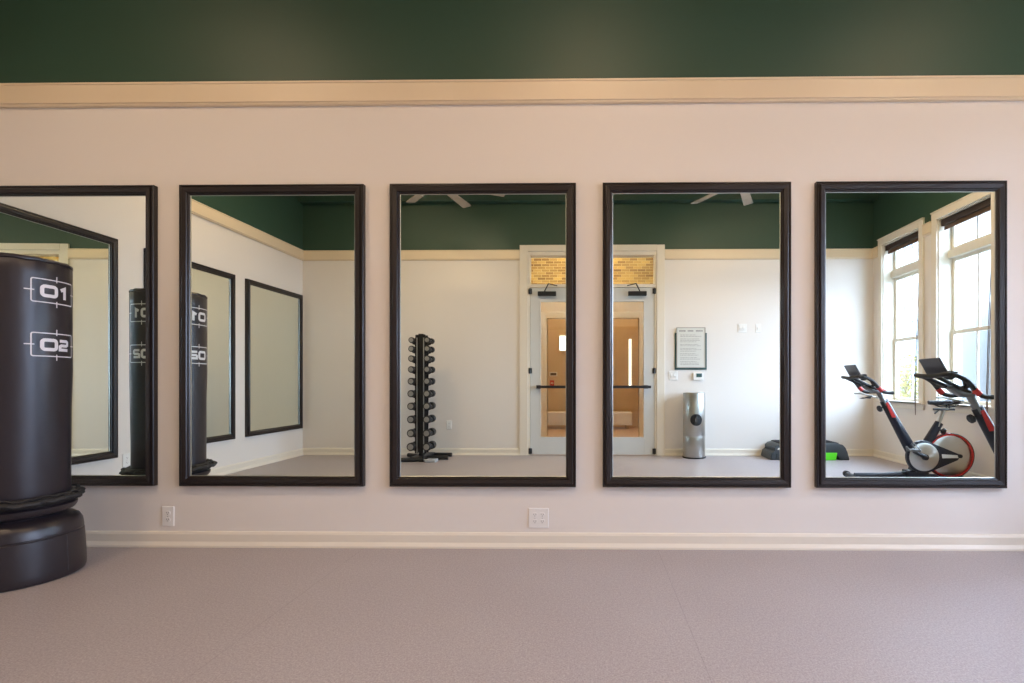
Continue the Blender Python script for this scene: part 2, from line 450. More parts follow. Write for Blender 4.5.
lathe(bm,[(0,.392),(.20,.392),(.212,.41),(.214,.45),(.2145,.60),(.217,.9),(RB,1.1),(RB,1.3),(RB,1.6),(RB-.0005,1.655),(RB-.004,1.662),(RB+.001,1.666),(RB+.001,1.674),(RB-.006,1.682),(.19,1.687),(0,1.69)],96,wob=wob)
mesh_obj('bag_body',bm,M_vinyl,bag,True)
bm=bmesh.new()     # crumpled skirt between bag and base
def wob2(r,z,a):
    k=(r-.20)/.07
    return r+k*(.010*math.sin(a*7)+.006*math.sin(a*16+2)+.004*math.sin(a*31+1)), z+k*(.003*math.sin(a*5+.7)+.003*math.sin(a*13)+.003*math.sin(a*23+2))
lathe(bm,[(.217,.440),(.232,.436),(.240,.427),(.256,.430),(.266,.424),(.270,.414),(.262,.405),(.248,.404),(.236,.392),(.214,.386)],120,wob=wob2)
mesh_obj('skirt',bm,M_blackm,bag,True)
bm=bmesh.new()     # crumpled strap lying on the skirt
pts=[]
for k in range(40):
    a=math.radians(-150+k*6.0); r=.246+.008*math.sin(k*1.1)
    pts.append((r*math.cos(a),r*math.sin(a),.437+.006*math.sin(k*.9)+.004*math.sin(k*2.3)))
tube(bm,pts,.0085,8,sz=.6)
mesh_obj('strap',bm,M_blackm,bag,True)
# printed target boxes: strokes wrapped round the bag
def strokes(bm, lines, w, phi0, zc, r):
    for ln,closed in lines:
        n=len(ln); P=[Vector((p[0],p[1])) for p in ln]; L=[];R=[]
        for i in range(n):
            a=P[(i-1)%n] if (closed or i>0) else P[i]; b=P[(i+1)%n] if (closed or i<n-1) else P[i]
            d1=(P[i]-a); d2=(b-P[i])
            if d1.length<1e-9: d1=d2
            if d2.length<1e-9: d2=d1
            d1=d1.normalized(); d2=d2.normalized(); n1=Vector((-d1.y,d1.x)); n2=Vector((-d2.y,d2.x))
            m=(n1+n2).normalized(); k=w/2/max(.35,m.dot(n1))
            L.append(P[i]+m*k); R.append(P[i]-m*k)
        def wrap(q): 
            a=phi0+q.x/r
            return (r*math.cos(a), r*math.sin(a), zc+q.y)
        cnt=n if closed else n-1
        for i in range(cnt):
            j=(i+1)%n; sub=max(1,int((P[j]-P[i]).length/.008))
            for s in range(sub):
                t0,t1=s/sub,(s+1)/sub
                q=[L[i].lerp(L[j],t0),R[i].lerp(R[j],t0),R[i].lerp(R[j],t1),L[i].lerp(L[j],t1)]
                bm.faces.new([bm.verts.new(wrap(v)) for v in q])
def rrect(x0,x1,y0,y1,c):
    out=[]
    for cx,cy,a0 in ((x1-c,y1-c,0),(x0+c,y1-c,90),(x0+c,y0+c,180),(x1-c,y0+c,270)):
        for k in range(5):
            a=math.radians(a0+k*22.5); out.append((cx+c*math.cos(a),cy+c*math.sin(a)))
    return out
for col in range(4):
    ph=math.radians(2+90*col)
    for zc,ch in ((1.513,'1'),(1.232,'2')):
        W,H=.108,.060; mb=bmesh.new(); mt=bmesh.new()
        strokes(mb,[(rrect(-W,W,-H,H,.008),True),([(0,H-.010),(0,H+.022)],False),([(0,-H+.010),(0,-H-.022)],False),
                    ([(-W-.026,0),(-W+.012,0)],False),([(W-.012,0),(W+.026,0)],False)],.0054,ph,zc,RB+.0022)
        strokes(mt,[(rrect(-.066,-.002,-.0245,.0245,.013),True)],.0175,ph,zc,RB+.0024)
        if ch=='1': strokes(mt,[([(.022,.013),(.046,.0240),(.046,-.033)],False)],.0185,ph,zc,RB+.0024)
        else: strokes(mt,[([(.016,.0235),(.058,.0235),(.066,.018),(.066,.004),(.058,-.001),(.026,-.001),(.018,-.006),(.018,-.0235),(.068,-.0235)],False)],.0160,ph,zc,RB+.0024)
        mesh_obj('target_box',mb,M_mark,bag); mesh_obj('printed_number',mt,M_mark,bag)

# ------------------------------------------------------------------ double glass door in the back wall
bm=bmesh.new(); t=.024
box(bm,DX0-CW,DX0,YB,YB+t,0,DTOP+.088,0,.003); box(bm,DX1,DX1+CW,YB,YB+t,0,DTOP+.088,0,.003)
box(bm,DX0,DX1,YB,YB+t+.003,DTOP,DTOP+.088,0,.003)
# jambs, head and transom bar
box(bm,DX0,DX0+.03,YB-WT,YB+.006,0,DTOP); box(bm,DX1-.03,DX1,YB-WT,YB+.006,0,DTOP)
box(bm,DX0+.03,DX1-.03,YB-WT,YB+.006,DTOP-.055,DTOP)
box(bm,DX0+.03,DX1-.03,YB-WT,YB+.006,2.385,2.43)
struct(mesh_obj('trim_5',bm,M_trim))
bm=bmesh.new(); box(bm,DX0+.03,DX1-.03,YB-.07,YB-.064,2.43,DTOP-.055); struct(mesh_obj('window_4',bm,M_glass))
DM=(DX0+DX1)/2
for k,(x0,x1) in enumerate(((DX0+.033,DM-.003),(DM+.003,DX1-.033))):
    bm=bmesh.new(); y0,y1=YB-.05,YB-.005; st=.135
    box(bm,x0,x0+st,y0,y1,.008,2.38,0,.002); box(bm,x1-st,x1,y0,y1,.008,2.38,0,.002)
    box(bm,x0+st,x1-st,y0+.001,y1-.001,.008,.245,0,.001); box(bm,x0+st,x1-st,y0+.001,y1-.001,2.195,2.38,0,.001)
    # glazing bead
    for q0,q1,r0,r1 in ((x0+st,x0+st+.012,.245,2.195),(x1-st-.012,x1-st,.245,2.195)): box(bm,q0,q1,y0+.004,y1+.004,r0,r1)
    for r0,r1 in ((.245,.257),(2.183,2.195)): box(bm,x0+st+.012,x1-st-.012,y0+.004,y1+.004,r0,r1)
    d=struct(mesh_obj('door_%d'%(k+1),bm,M_door))
    bm=bmesh.new(); box(bm,x0+st,x1-st,y0+.018,y0+.025,.25,2.19); mesh_obj('pane',bm,M_glass,d)
    hx=x0 if k==0 else x1; s=1 if k==0 else -1
    for hz in (2.33,1.20,.06):
        bm=bmesh.new(); box(bm,hx-.024,hx+.024,y1,YB+.010,hz-.038,hz+.038,0,.002); tube(bm,[(hx-s*.003,YB+.014,hz-.042),(hx-s*.003,YB+.014,hz+.042)],.009,10)
        mesh_obj('hinge',bm,M_black,d)
    # push bar
    bm=bmesh.new(); zb=.972
    box(bm,x0+.10,x1-.05,YB+.040,YB+.062,zb-.019,zb+.019,0,.004)
    for px in (x0+.12,x1-.12): box(bm,px-.03,px+.03,y1,YB+.042,zb-.024,zb+.024,0,.003)
    mesh_obj('push_bar',bm,M_black,d)
    # closer with its bent arm
    bm=bmesh.new(); cx=hx+s*.24
    box(bm,cx-.13,cx+.13,y1,YB+.050,2.262,2.322,0,.006)
    mesh_obj('door_closer',bm,M_black,d)
    bm=bmesh.new()
    tube(bm,[(cx-s*.03,YB+.03,2.318),(cx-s*.03,YB+.03,2.335),(cx+s*.035,YB+.20,2.40)],.009,8)
    tube(bm,[(cx+s*.035,YB+.20,2.40),(cx+s*.14,YB+.025,2.405)],.008,8)
    mesh_obj('closer_arm',bm,M_black,d)
    bm=bmesh.new(); px=(x1-.055) if k==0 else (x0+.055)
    tube(bm,[(px,y1,1.02),(px,YB+.05,1.02),(px,YB+.05,.86),(px,y1,.86)],.009,8); mesh_obj('pull_handle',bm,M_black,d)

# ------------------------------------------------------------------ corridor beyond the doors
M_cwall=mat('corridor_beige_paint',(.66,.52,.36),.6)
M_cwood=mat('pale_wood_panel',(.64,.48,.31),.5,vary=(4,(.58,.42,.26),.25))
M_brick=brick_mat('yellow_brown_brick',(.68,.42,.11),(.26,.13,.035),(.72,.50,.20),bw=.15)
M_cfloor=mat('corridor_peach_floor',(.55,.38,.27),.35)
CY0,CY1=-5.6,YB-WT
bm=bmesh.new(); box(bm,-3,3,CY0-2,CY1+.13,-.1,-.002); struct(mesh_obj('corridor_floor',bm,M_cfloor),'peach corridor floor beyond the glass doors')
bm=bmesh.new(); box(bm,-3,3,CY0-2,CY1,4.3,4.4); struct(mesh_obj('corridor_ceiling',bm,M_cwall))
bm=bmesh.new(); box(bm,-3.1,-3,CY0-2,CY1,0,4.3); box(bm,3,3.1,CY0-2,CY1,0,4.3); box(bm,-3,3,CY0-2.1,CY0-2,0,4.3)
struct(mesh_obj('corridor_wall',bm,M_cwall))
# partition with a cased opening, brick above
PY=-3.2
bm=bmesh.new(); box(bm,-3,-.80,PY-.12,PY,0,2.86); box(bm,.93,3,PY-.12,PY,0,2.86); box(bm,-.80,.93,PY-.12,PY,2.25,2.86)
struct(mesh_obj('corridor_partition',bm,M_cwall))
bm=bmesh.new(); box(bm,-3,3,PY-.14,PY+.01,2.86,4.3); struct(mesh_obj('corridor_brick_wall',bm,M_brick),'yellow brown brick wall above the corridor opening')
bm=bmesh.new(); M_ccas=mat('pale_casing',(.80,.68,.52),.45)
box(bm,-.93,-.80,PY-.13,PY+.03,0,2.36,0,.004); box(bm,.93,1.06,PY-.13,PY+.03,0,2.36,0,.004); box(bm,-.80,.93,PY-.13,PY+.032,2.24,2.36,0,.004)
box(bm,-1.05,1.18,PY,PY+.06,2.80,2.86,0,.01)
struct(mesh_obj('corridor_casing',bm,M_ccas))
# far room: panelled door with a glass light, bench, alarm, switch plate
cd=thing('panel_door','pale wooden door with a narrow glass light at the corridor end','door',(.42,CY0,0))
bm=bmesh.new(); box(bm,-.10,.86,.0,.05,0,2.35,0,.004); mesh_obj('door_slab',bm,M_cwood,cd)
bm=bmesh.new(); box(bm,.50,.56,.048,.056,.95,2.05,0,.001); mesh_obj('glass_light',bm,mat('bright_door_light',(.85,.85,.8),.2,emit=((1,.95,.85),1.2)),cd)
bm=bmesh.new(); tube(bm,[(.02,.05,1.0),(.02,.10,1.0),(.13,.10,1.0)],.011,8); mesh_obj('lever_handle',bm,M_black,cd)
bm=bmesh.new(); box(bm,-3,.32,CY0-.1,CY0,0,4.3); box(bm,1.28,3,CY0-.1,CY0,0,4.3); box(bm,.32,1.28,CY0-.1,CY0,2.35,4.3)
struct(mesh_obj('corridor_end_wall',bm,M_cwall))
pb=thing('corridor_bench','long low white bench across the corridor end','bench',(0,-5.15,0))
bm=bmesh.new(); box(bm,-1.3,.95,-.2,.2,.08,.37,0,.02); mesh_obj('seat',bm,M_white,pb)
for lx in (-1.2,.85):
    bm=bmesh.new(); box(bm,lx-.03,lx+.03,-.15,.15,0,.08); mesh_obj('leg',bm,M_cwood,pb)
fa=thing('fire_alarm_pull','small red fire alarm pull on the corridor end wall','fire alarm',(-.88,CY0,1.02))
bm=bmesh.new(); box(bm,-.05,.05,0,.04,-.065,.065,0,.006); mesh_obj('housing',bm,mat('alarm_red',(.55,.05,.03),.4),fa)
bm=bmesh.new(); box(bm,-.03,.03,.038,.052,-.01,.012,0,.003); mesh_obj('pull_lever',bm,M_white,fa)
cw=thing('card_reader','small white plate above the red fire alarm','wall plate',(-.85,CY0,1.23))
bm=bmesh.new(); box(bm,-.09,.09,0,.02,-.05,.05,0,.005); mesh_obj('housing',bm,M_white,cw)
bm=bmesh.new(); box(bm,-.07,.07,.02,.022,-.03,.03); mesh_obj('screen',bm,M_blind2,cw)
wn=thing('corridor_window','bright white window on the corridor end wall','window',(-.60,CY0,1.96))
bm=bmesh.new(); frame_ring(bm,-.13,.13,-.20,.20,[(0,0),(0,.03),(.03,.03),(.03,0)]); mesh_obj('window_frame',bm,M_ccas,wn)
bm=bmesh.new(); box(bm,-.105,.105,.002,.01,-.175,.175); mesh_obj('pane',bm,mat('bright_pane',(.9,.9,.9),.2,emit=((1,.98,.95),2.2)),wn)
for k,(lx,ly,lz) in enumerate(((-.1,-2.1,4.28),(-.0,-4.5,4.28))):
    cl=thing('ceiling_lamp','round white ceiling lamp in the corridor, %s the brick wall'%('before' if k==0 else 'behind'),'lamp',(lx,ly,lz),0,'corridor ceiling lamps')
    bm=bmesh.new(); lathe(bm,[(0,.02),(.24,.02),(.25,0),(.25,-.03),(.235,-.035)],32); mesh_obj('lamp_base',bm,M_white,cl,True)
    bm=bmesh.new(); lathe(bm,[(.235,-.03),(.22,-.06),(.15,-.09),(0,-.105)],32); mesh_obj('diffuser',bm,M_lampc,cl,True)

# ------------------------------------------------------------------ notice, thermostat
M_teal=mat('dark_teal_frame',(.03,.085,.085),.4)
M_paper=mat('notice_board_white',(.66,.66,.62),.55)
M_ink=mat('grey_ink',(.20,.20,.19),.7)
nt_=thing('gym_rules_sign','white notice board with small grey text and dark teal edging on the door wall','sign',(1.432,YB,0))
bm=bmesh.new(); box(bm,-.225,.225,.0,.014,1.215,1.735,0,.002); mesh_obj('backing_board',bm,M_teal,nt_)
bm=bmesh.new(); box(bm,-.203,.203,.014,.022,1.240,1.812,0,.002); mesh_obj('notice_panel',bm,M_paper,nt_)
rr=random.Random(3)
def row(z,h,q,end,wmin,wmax,gap,name):
    # one line of small print: words as low relief running on a hair-thin base line
    bm=bmesh.new(); q0=q
    while q<end-.004:
        w=wmin+rr.random()*(wmax-wmin); box(bm,q,min(q+w,end),.0221,.0229,z-h/2,z+h/2); q+=w+gap
    mesh_obj(name,bm,M_ink,nt_)
for x0,x1 in ((-.165,-.075),(-.045,.040),(.070,.165)): row(1.762,.019,x0,x1,.011,.012,.005,'heading_word')
z=1.705
for para in range(7):
    for ln in range((2,3,2,3,2,2,3)[para]):
        row(z,.0048,-.150,.150-rr.random()*.09,.012,.04,.008,'text_line'); z-=.0205
    z-=.015
bm=bmesh.new(); frame_ring(bm,-.203,.203,1.240,1.812,[(0,.0215),(0,.026),(.009,.026),(.009,.0215)]); mesh_obj('edge_strip',bm,mat('taupe_edge',(.32,.30,.26),.5),nt_)
th=thing('wall_mounted_thermostat','small white thermostat with a dark screen below the notice board','thermostat',(1.535,YB,1.118))
bm=bmesh.new(); box(bm,-.072,.072,0,.028,-.05,.055,0,.006); mesh_obj('housing',bm,M_white,th)
bm=bmesh.new(); box(bm,-.028,.05,.028,.030,-.008,.044,0); mesh_obj('screen',bm,M_teal,th)

# ------------------------------------------------------------------ wipe dispenser
wd=thing('wipe_dispenser','stainless steel gym wipe dispenser column with a round black opening, beside the door','dispenser',(1.442,-.70,0))
bm=bmesh.new()
lathe(bm,[(0,.018),(.148,.018),(.150,.03),(.150,.30),(.1495,.302),(.1495,.305),(.150,.307),(.150,.885),(.147,.893),(.130,.896),(0,.896)],64)
mesh_obj('body',bm,M_steel,wd,True)
bm=bmesh.new(); lathe(bm,[(0,0),(.156,0),(.158,.006),(.156,.018),(0,.02)],48); mesh_obj('base_ring',bm,M_blackm,wd,True)
# opening: a curved black disc with a rim on the front (towards +y)
bm=bmesh.new(); n=40; zc=.528; R=.072
def on(r,u,w,off): 
    a=u/.150; return ((.150+off)*math.sin(a),(.150+off)*math.cos(a),zc+w)
rings=[]
for rad,off in ((.080,-.001),(.080,.006),(.071,.007),(.069,.001),(.05,-.0),(.025,.002)):
    rings.append([bm.verts.new(on(0,rad*math.cos(2*PI*k/n),rad*math.sin(2*PI*k/n),off)) for k in range(n)])
for i in range(5):
    for k in range(n): bm.faces.new((rings[i][k],rings[i][(k+1)%n],rings[i+1][(k+1)%n],rings[i+1][k]))
bm.faces.new(rings[-1]); mesh_obj('wipe_opening',bm,M_black,wd,True)
bm=bmesh.new(); prism(bm,[(-.022,.50),(.02,.50),(.026,.55),(.0,.575),(-.024,.55)],.152,.170,bev=.004); mesh_obj('wipe_sheet',bm,mat('grey_wipe',(.05,.05,.05),.8),wd)

# ------------------------------------------------------------------ aerobic step
st=thing('aerobic_step','black aerobic step platform with a lime green riser lying by the door wall','step platform',(2.935,-.66,0))
M_step=mat('slate_black_plastic',(.040,.050,.058),.5,bump=(90,.15,.002))
M_lime=mat('lime_green_plastic',(.12,.80,.02),.4)
bm=bmesh.new()
prism(bm,[(-0.452,.115),(-0.509,.10),(-0.522,.02),(-0.522,0),(-0.383,0),(-0.348,.10),(0.348,.10),(0.383,0),(0.522,0),(0.522,.02),(0.496,.10),(0.474,.165),(0.435,.205),(0.365,.222),(-0.365,.222),(-0.435,.205),(-0.479,.165)],-.19,.19,bev=.012)
mesh_obj('platform',bm,M_step,st,True)
bm=bmesh.new()
box(bm,-.39,.39,-.165,.165,.218,.229,0,.004)
for i in range(11): box(bm,-.375,.375,-.15+i*.029,-.142+i*.029,.228,.2325)
mesh_obj('grip_mat',bm,M_blackm,st)
for s in (-1,1):
    bm=bmesh.new(); prism(bm,[(s*.24-.09,.0),(s*.24+.10,.0),(s*.24+.118,.10),(s*.24-.10,.10)],-.17,.197,bev=.006); mesh_obj('riser',bm,M_lime if s>0 else M_step,st)
bm=bmesh.new(); prism(bm,[(-.435,.135),(-.375,.15),(-.375,.175),(-.425,.16)],.188,.196,bev=.002); mesh_obj('end_label',bm,M_white,st)
bm=bmesh.new(); 
for i in range(4): box(bm,-.510+i*.032,-.497+i*.032,.185,.196,.01,.09,0,.002)
mesh_obj('end_rib',bm,M_step,st)

# ------------------------------------------------------------------ dumbbell rack
RXc,RYc=-2.25,-.46
rack=thing('dumbbell_rack','tall black upright dumbbell rack on splayed feet by the door wall','dumbbell rack',(RXc,RYc,0))
LV=[1.595,1.480,1.350,1.206,1.050,.886,.720,.546,.364,.185]
bm=bmesh.new(); box(bm,-.028,.028,-.04,.04,.05,1.665,0,.006); box(bm,-.034,.034,-.046,.046,1.655,1.685,0,.006); mesh_obj('column',bm,M_black,rack)
M_strip=mat('pale_grey_strip',(.45,.46,.46),.35,metal=.6)
for s in (-1,1):
    bm=bmesh.new(); box(bm,s*.045-.006,s*.045+.006,.056,.062,.10,1.63); mesh_obj('rail_strip',bm,M_strip,rack)
    # scalloped side plate
    poly=[(s*.030,.09),(s*.075,.09)]
    zs=[]
    for z in LV[::-1]:
        for dx,dz in ((.075,-.062),(.105,-.052),(.112,-.036),(.085,-.030),(.072,-.024),(.070,.02)):
            poly.append((s*dx,z+dz))
    poly+= [(s*.066,1.67),(s*.030,1.67)]
    q=[poly[0]]
    for p in poly[1:]:
        if (p[0]-q[-1][0])**2+(p[1]-q[-1][1])**2>1e-6: q.append(p)
    zz=[p[1] for p in q]
    for i in range(1,len(q)):
        if q[i][1]<=q[i-1][1] and i<len(q)-1: q[i]=(q[i][0],q[i-1][1]+.0005)
    for yy in (-.055,.043):
        bm=bmesh.new(); prism(bm,q,yy,yy+.012); mesh_obj('side_plate',bm,M_black,rack)
for i,z in enumerate(LV):
    for s in (-1,1):
        bm=bmesh.new(); r=.017+.0012*i
        pts=[(s*.105+ (r+.004)*math.cos(math.radians(a)),0,z+(r+.004)*math.sin(math.radians(a))) for a in range(185,356,17)]
        n=len(pts)
        V0=[bm.verts.new((p[0],-.05,p[2])) for p in pts]; V1=[bm.verts.new((p[0],.05,p[2])) for p in pts]
        W0=[bm.verts.new((s*.105+(p[0]-s*.105)*1.25,-.05,z+(p[2]-z)*1.25)) for p in pts]; W1=[bm.verts.new((s*.105+(p[0]-s*.105)*1.25,.05,z+(p[2]-z)*1.25)) for p in pts]
        for k in range(n-1):
            bm.faces.new((V0[k],V0[k+1],V1[k+1],V1[k])); bm.faces.new((W0[k],W1[k],W1[k+1],W0[k+1]))
            bm.faces.new((V0[k],W0[k],W0[k+1],V0[k+1])); bm.faces.new((V1[k],V1[k+1],W1[k+1],W1[k]))
        bm.faces.new((V0[0],V1[0],W1[0],W0[0])); bm.faces.new((V0[-1],W0[-1],W1[-1],V1[-1]))
        mesh_obj('cradle',bm,M_black,rack)
bm=bmesh.new(); box(bm,-.09,.09,-.30,.22,.035,.06,0,.005); mesh_obj('base_plate',bm,M_black,rack)
for (x0,y0,x1,y1) in ((-.32,.24,.09,.20),(.33,-.26,-.12,-.30),(-.26,-.22,0,-.1),(.36,.02,.0,.05)):
    bm=bmesh.new(); tube(bm,[(x0,y0,.030),(x1,y1,.030)],.030,10,sz=.9); mesh_obj('foot',bm,M_black,rack)
bm=bmesh.new(); box(bm,.12,.26,.12,.26,.0,.035,0,.008); box(bm,.05,.13,.16,.20,.015,.03); mesh_obj('foot_plate',bm,mat('pale_grey_plate',(.40,.42,.46),.4),rack)
# dumbbells, one on each side of every level, lying front to back
M_rub=mat('black_rubber',(.020,.020,.021),.5)
M_end=mat('grey_dumbbell_face',(.36,.35,.33),.35,metal=.5)
def make_dumbbell(R,L,r):
    d=thing('dumbbell','x','dumbbell')
    bm=bmesh.new(); lathe(bm,[(0,-L/2+.02),(r*.85,-L/2+.02),(r*.85,-.055),(r,-.03),(r,.03),(r*.85,.055),(r*.85,L/2-.02),(0,L/2-.02)],14,0,RX90); mesh_obj('handle',bm,M_steel,d,True)
    for s in (-1,1):
        bm=bmesh.new(); hl=L/2-.058
        lathe(bm,[(0,0),(R*.8,0),(R,.008),(R,hl-.010),(R*.88,hl),(R*.70,hl+.001)],22,0,T(0,s*.058,0)@Matrix.Rotation(-s*PI/2,4,'X'))
        h=mesh_obj('weight_head',bm,M_rub,d,True)
        bm=bmesh.new(); lathe(bm,[(R*.70,-.001),(R*.70,.004),(R*.62,.005),(R*.3,.004),(0,.005)],22,0,T(0,s*L/2,0)@Matrix.Rotation(-s*PI/2,4,'X'))
        mesh_obj('end_face',bm,M_end,h,True)
    return d
ORD=['top','second','third','fourth','fifth','sixth','seventh','eighth','ninth','bottom']
for i,z in enumerate(LV):
    R=.0400+.0016*i; L=.215+.006*i
    d=make_dumbbell(R,L,.0150+.0008*i)
    for s in (-1,1):
        e=d if s<0 else dup(d)
        e.location=(RXc+s*.105,RYc,z)
        e['label']='black round dumbbell on the %s level of the rack, its %s side in the mirror'%(ORD[i],'left' if s<0 else 'right')
        e['group']='dumbbells on the rack'

# ------------------------------------------------------------------ exercise bikes (x forward, z up; right-hand side is -y)
M_navy=mat('dark_navy_frame',(.012,.014,.024),.35)
M_red=mat('red_plastic',(.55,.025,.02),.4)
M_slv=mat('spun_silver_disc',(.62,.62,.60),.30,metal=1,aniso=.85)
_t=M_slv.node_tree.nodes.new('ShaderNodeTangent'); _t.direction_type='RADIAL'; _t.axis='Y'
M_slv.node_tree.links.new(_t.outputs[0], M_slv.node_tree.nodes['Principled BSDF'].inputs['Tangent'])
M_pad=mat('black_grip_foam',(.018,.018,.02),.6)
def disc(bm, c, y0, y1, prof_r, seg=48, mat_=0):
    r=prof_r
    lathe(bm,[(0,0),(r-.006,0),(r,.004),(r,y1-y0-.004),(r-.006,y1-y0),(0,y1-y0)],seg,mat_,T(c[0],y1,c[1])@RX90)
def make_bike():
    b=thing('exercise_bike','x','exercise bike')
    bm=bmesh.new(); tube(bm,[(.62,-.25,.035),(.62,.25,.035)],.030,14,sz=.8); mesh_obj('front_foot',bm,M_navy,b,True)
    bm=bmesh.new(); tube(bm,[(-.46,-.22,.033),(-.46,.22,.033)],.030,14,sz=.8); mesh_obj('rear_foot',bm,M_navy,b,True)
    for x in (.62,-.46):
        for s in (-1,1):
            bm=bmesh.new(); yy=(.25 if x>0 else .22)*s
            tube(bm,[(x,yy-s*.03,.034),(x,yy+s*.02,.034)],.034,14,sz=.98); mesh_obj('foot_cap',bm,M_blackm,b,True)
    bm=bmesh.new()
    tube(bm,[(.64,0,.06),(.35,0,.065),(.1,0,.09),(-.08,0,.09)],.030,12); tube(bm,[(.02,-.055,.075),(-.46,-.055,.045)],.018,10); tube(bm,[(.02,.055,.075),(-.46,.055,.045)],.018,10); box(bm,-.06,.14,-.07,.07,.03,.13,0,.012); prism(bm,[(-.03,.10),(.10,.10),(.06,.24),(-.02,.24)],-.04,.04); mesh_obj('lower_spine',bm,M_navy,b,True)
    # main forward post, leaning forward, with a grey slider and red panel
    d=Vector((.300,0,.600)).normalized()
    bm=bmesh.new()
    tube(bm,[(.02,0,.22),(.085,0,.34),(.25,0,.65),(.35,0,.845)],[.062,.058,.046,.042],18,sx=.75,sz=1); mesh_obj('front_post',bm,M_navy,b,True)
    bm=bmesh.new(); tube(bm,[(.335,0,.80),(.41,0,.955)],.033,16,sx=.75); mesh_obj('handlebar_slider',bm,M_dsteel,b,True)
    for s in (-1,1):
        bm=bmesh.new(); prism(bm,[(.245,.675),(.325,.83),(.347,.82),(.285,.67)],s*.030 if s>0 else -.040,s*.040 if s>0 else -.030,bev=.002); mesh_obj('red_panel',bm,M_red,b)
    bm=bmesh.new(); tube(bm,[(.32,0,.80),(.38,0,.765)],.010,10); lathe(bm,[(0,0),(.024,0),(.034,.008),(.034,.028),(.024,.036),(0,.036)],18,0,T(.375,0,.768)@Matrix.Rotation(math.radians(115),4,'Y')); mesh_obj('post_knob',bm,M_blackm,b,True)
    # rear frame: sleeve + seat post + seat
    bm=bmesh.new(); tube(bm,[(.01,0,.26),(-.085,0,.42),(-.195,0,.62)],[.075,.050,.042],16,sx=.6); mesh_obj('seat_sleeve',bm,M_navy,b,True)
    bm=bmesh.new(); tube(bm,[(-.175,0,.58),(-.235,0,.745)],.027,14,sx=.7); 
    mesh_obj('seat_post',bm,M_steel,b,True)
    bm=bmesh.new()
    for k in range(7):
        p=Vector((-.193,0,.635)).lerp(Vector((-.232,0,.735)),k/6); lathe(bm,[(0,0),(.006,0),(.006,.002),(0,.002)],10,0,T(p.x,-.019,p.z)@RX90)
    mesh_obj('adjustment_hole',bm,M_slot,b)
    bm=bmesh.new(); tube(bm,[(-.16,0,.56),(-.225,0,.535)],.009,10); lathe(bm,[(0,0),(.022,0),(.032,.008),(.032,.026),(.022,.034),(0,.034)],18,0,T(-.22,0,.537)@Matrix.Rotation(math.radians(-110),4,'Y')); mesh_obj('seat_knob',bm,M_blackm,b,True)
    bm=bmesh.new(); box(bm,-.34,-.14,-.02,.02,.745,.768,0,.005); tube(bm,[(-.28,-.024,.77),(-.28,-.024,.80)],.008,8); tube(bm,[(-.28,.024,.77),(-.28,.024,.80)],.008,8)
    for s in (-1,1): tube(bm,[(-.37,s*.022,.80),(-.32,s*.022,.785),(-.20,s*.022,.785),(-.14,s*.015,.81)],.005,8)
    tube(bm,[(-.19,0,.75),(-.14,-.02,.715)],.008,8); mesh_obj('seat_slider',bm,M_black,b,True)
    # saddle
    tmp=[( .00,.020,.030),(-.05,.026,.034),(-.11,.036,.036),(-.17,.062,.038),(-.22,.082,.040),(-.27,.088,.042),(-.305,.070,.036),(-.315,.03,.02)]
    bm=bmesh.new(); rings=[]; 
    for x,w,h in tmp:
        zt=.845-.0+(.012 if x<-.2 else 0)
        ring=[]
        for k in range(16):
            a=2*PI*k/16; ring.append(bm.verts.new((x-.09,w*math.cos(a),zt-.012+(h*.45 if math.sin(a)>0 else h*.9)*math.sin(a))))
        rings.append(ring)
    for i in range(len(rings)-1):
        for k in range(16): bm.faces.new((rings[i][k],rings[i][(k+1)%16],rings[i+1][(k+1)%16],rings[i+1][k]))
    bm.faces.new(rings[0][::-1]); bm.faces.new(rings[-1]); mesh_obj('seat',bm,M_pad,b,True)
    # handlebar
    bm=bmesh.new()
    half=[(.36,.93),(.42,.93),(.465,.945),(.505,.985),(.545,1.035),(.60,1.072),(.65,1.088)]
    near=[(x,-.215,z) for x,z in half]; far=[(x,.215,z) for x,z in half]
    tube(bm,smooth_pts(near+[(.685,-.19,1.092),(.69,-.10,1.085),(.69,0,1.08),(.69,.10,1.085),(.685,.19,1.092)]+far[::-1],5),.0165,12)
    for s in (-1,1): tube(bm,smooth_pts([(.42,s*.03,.965),(.53,s*.055,1.005),(.69,s*.085,1.08)],5),.0145,12)
    for s in (-1,1): tube(bm,smooth_pts([(.56,s*.215,1.05),(.53,s*.20,1.01),(.52,s*.12,1.0),(.50,s*.04,.99)],5),.012,10)
    mesh_obj('handlebar',bm,M_pad,b,True)
    bm=bmesh.new(); prism(bm,[(.38,.925),(.46,.92),(.56,.985),(.54,1.01),(.44,.985),(.38,.97)],-.036,.036,bev=.010); mesh_obj('stem',bm,M_dsteel,b,True)
    bm=bmesh.new()
    for s in (-1,1): tube(bm,[(.505,s*.215,.985),(.47,s*.215,.948)],.0205,12)
    prism(bm,[(.39,.975),(.335,.955),(.36,.94),(.41,.95)],-.042,.042,bev=.004); mesh_obj('red_trim',bm,M_red,b,True)
    bm=bmesh.new(); Mt=T(.625,0,1.082)@Matrix.Rotation(math.radians(28),4,'Y')
    box(bm,-.010,.004,-.13,.13,0,.150,0,.004,Mt); box(bm,-.045,.0,-.13,.13,-.012,.004,0,.004,Mt)
    for yy in (-.06,.06):
        tube(bm,[(Mt@Vector((-.012,yy*1.3,.142))),(Mt@Vector((-.016,yy*.8,.08))),(Mt@Vector((-.012,yy*.5,.01)))],.006,6)
    mesh_obj('tablet_tray',bm,mat('dark_grey_tray',(.035,.035,.045),.35),b)
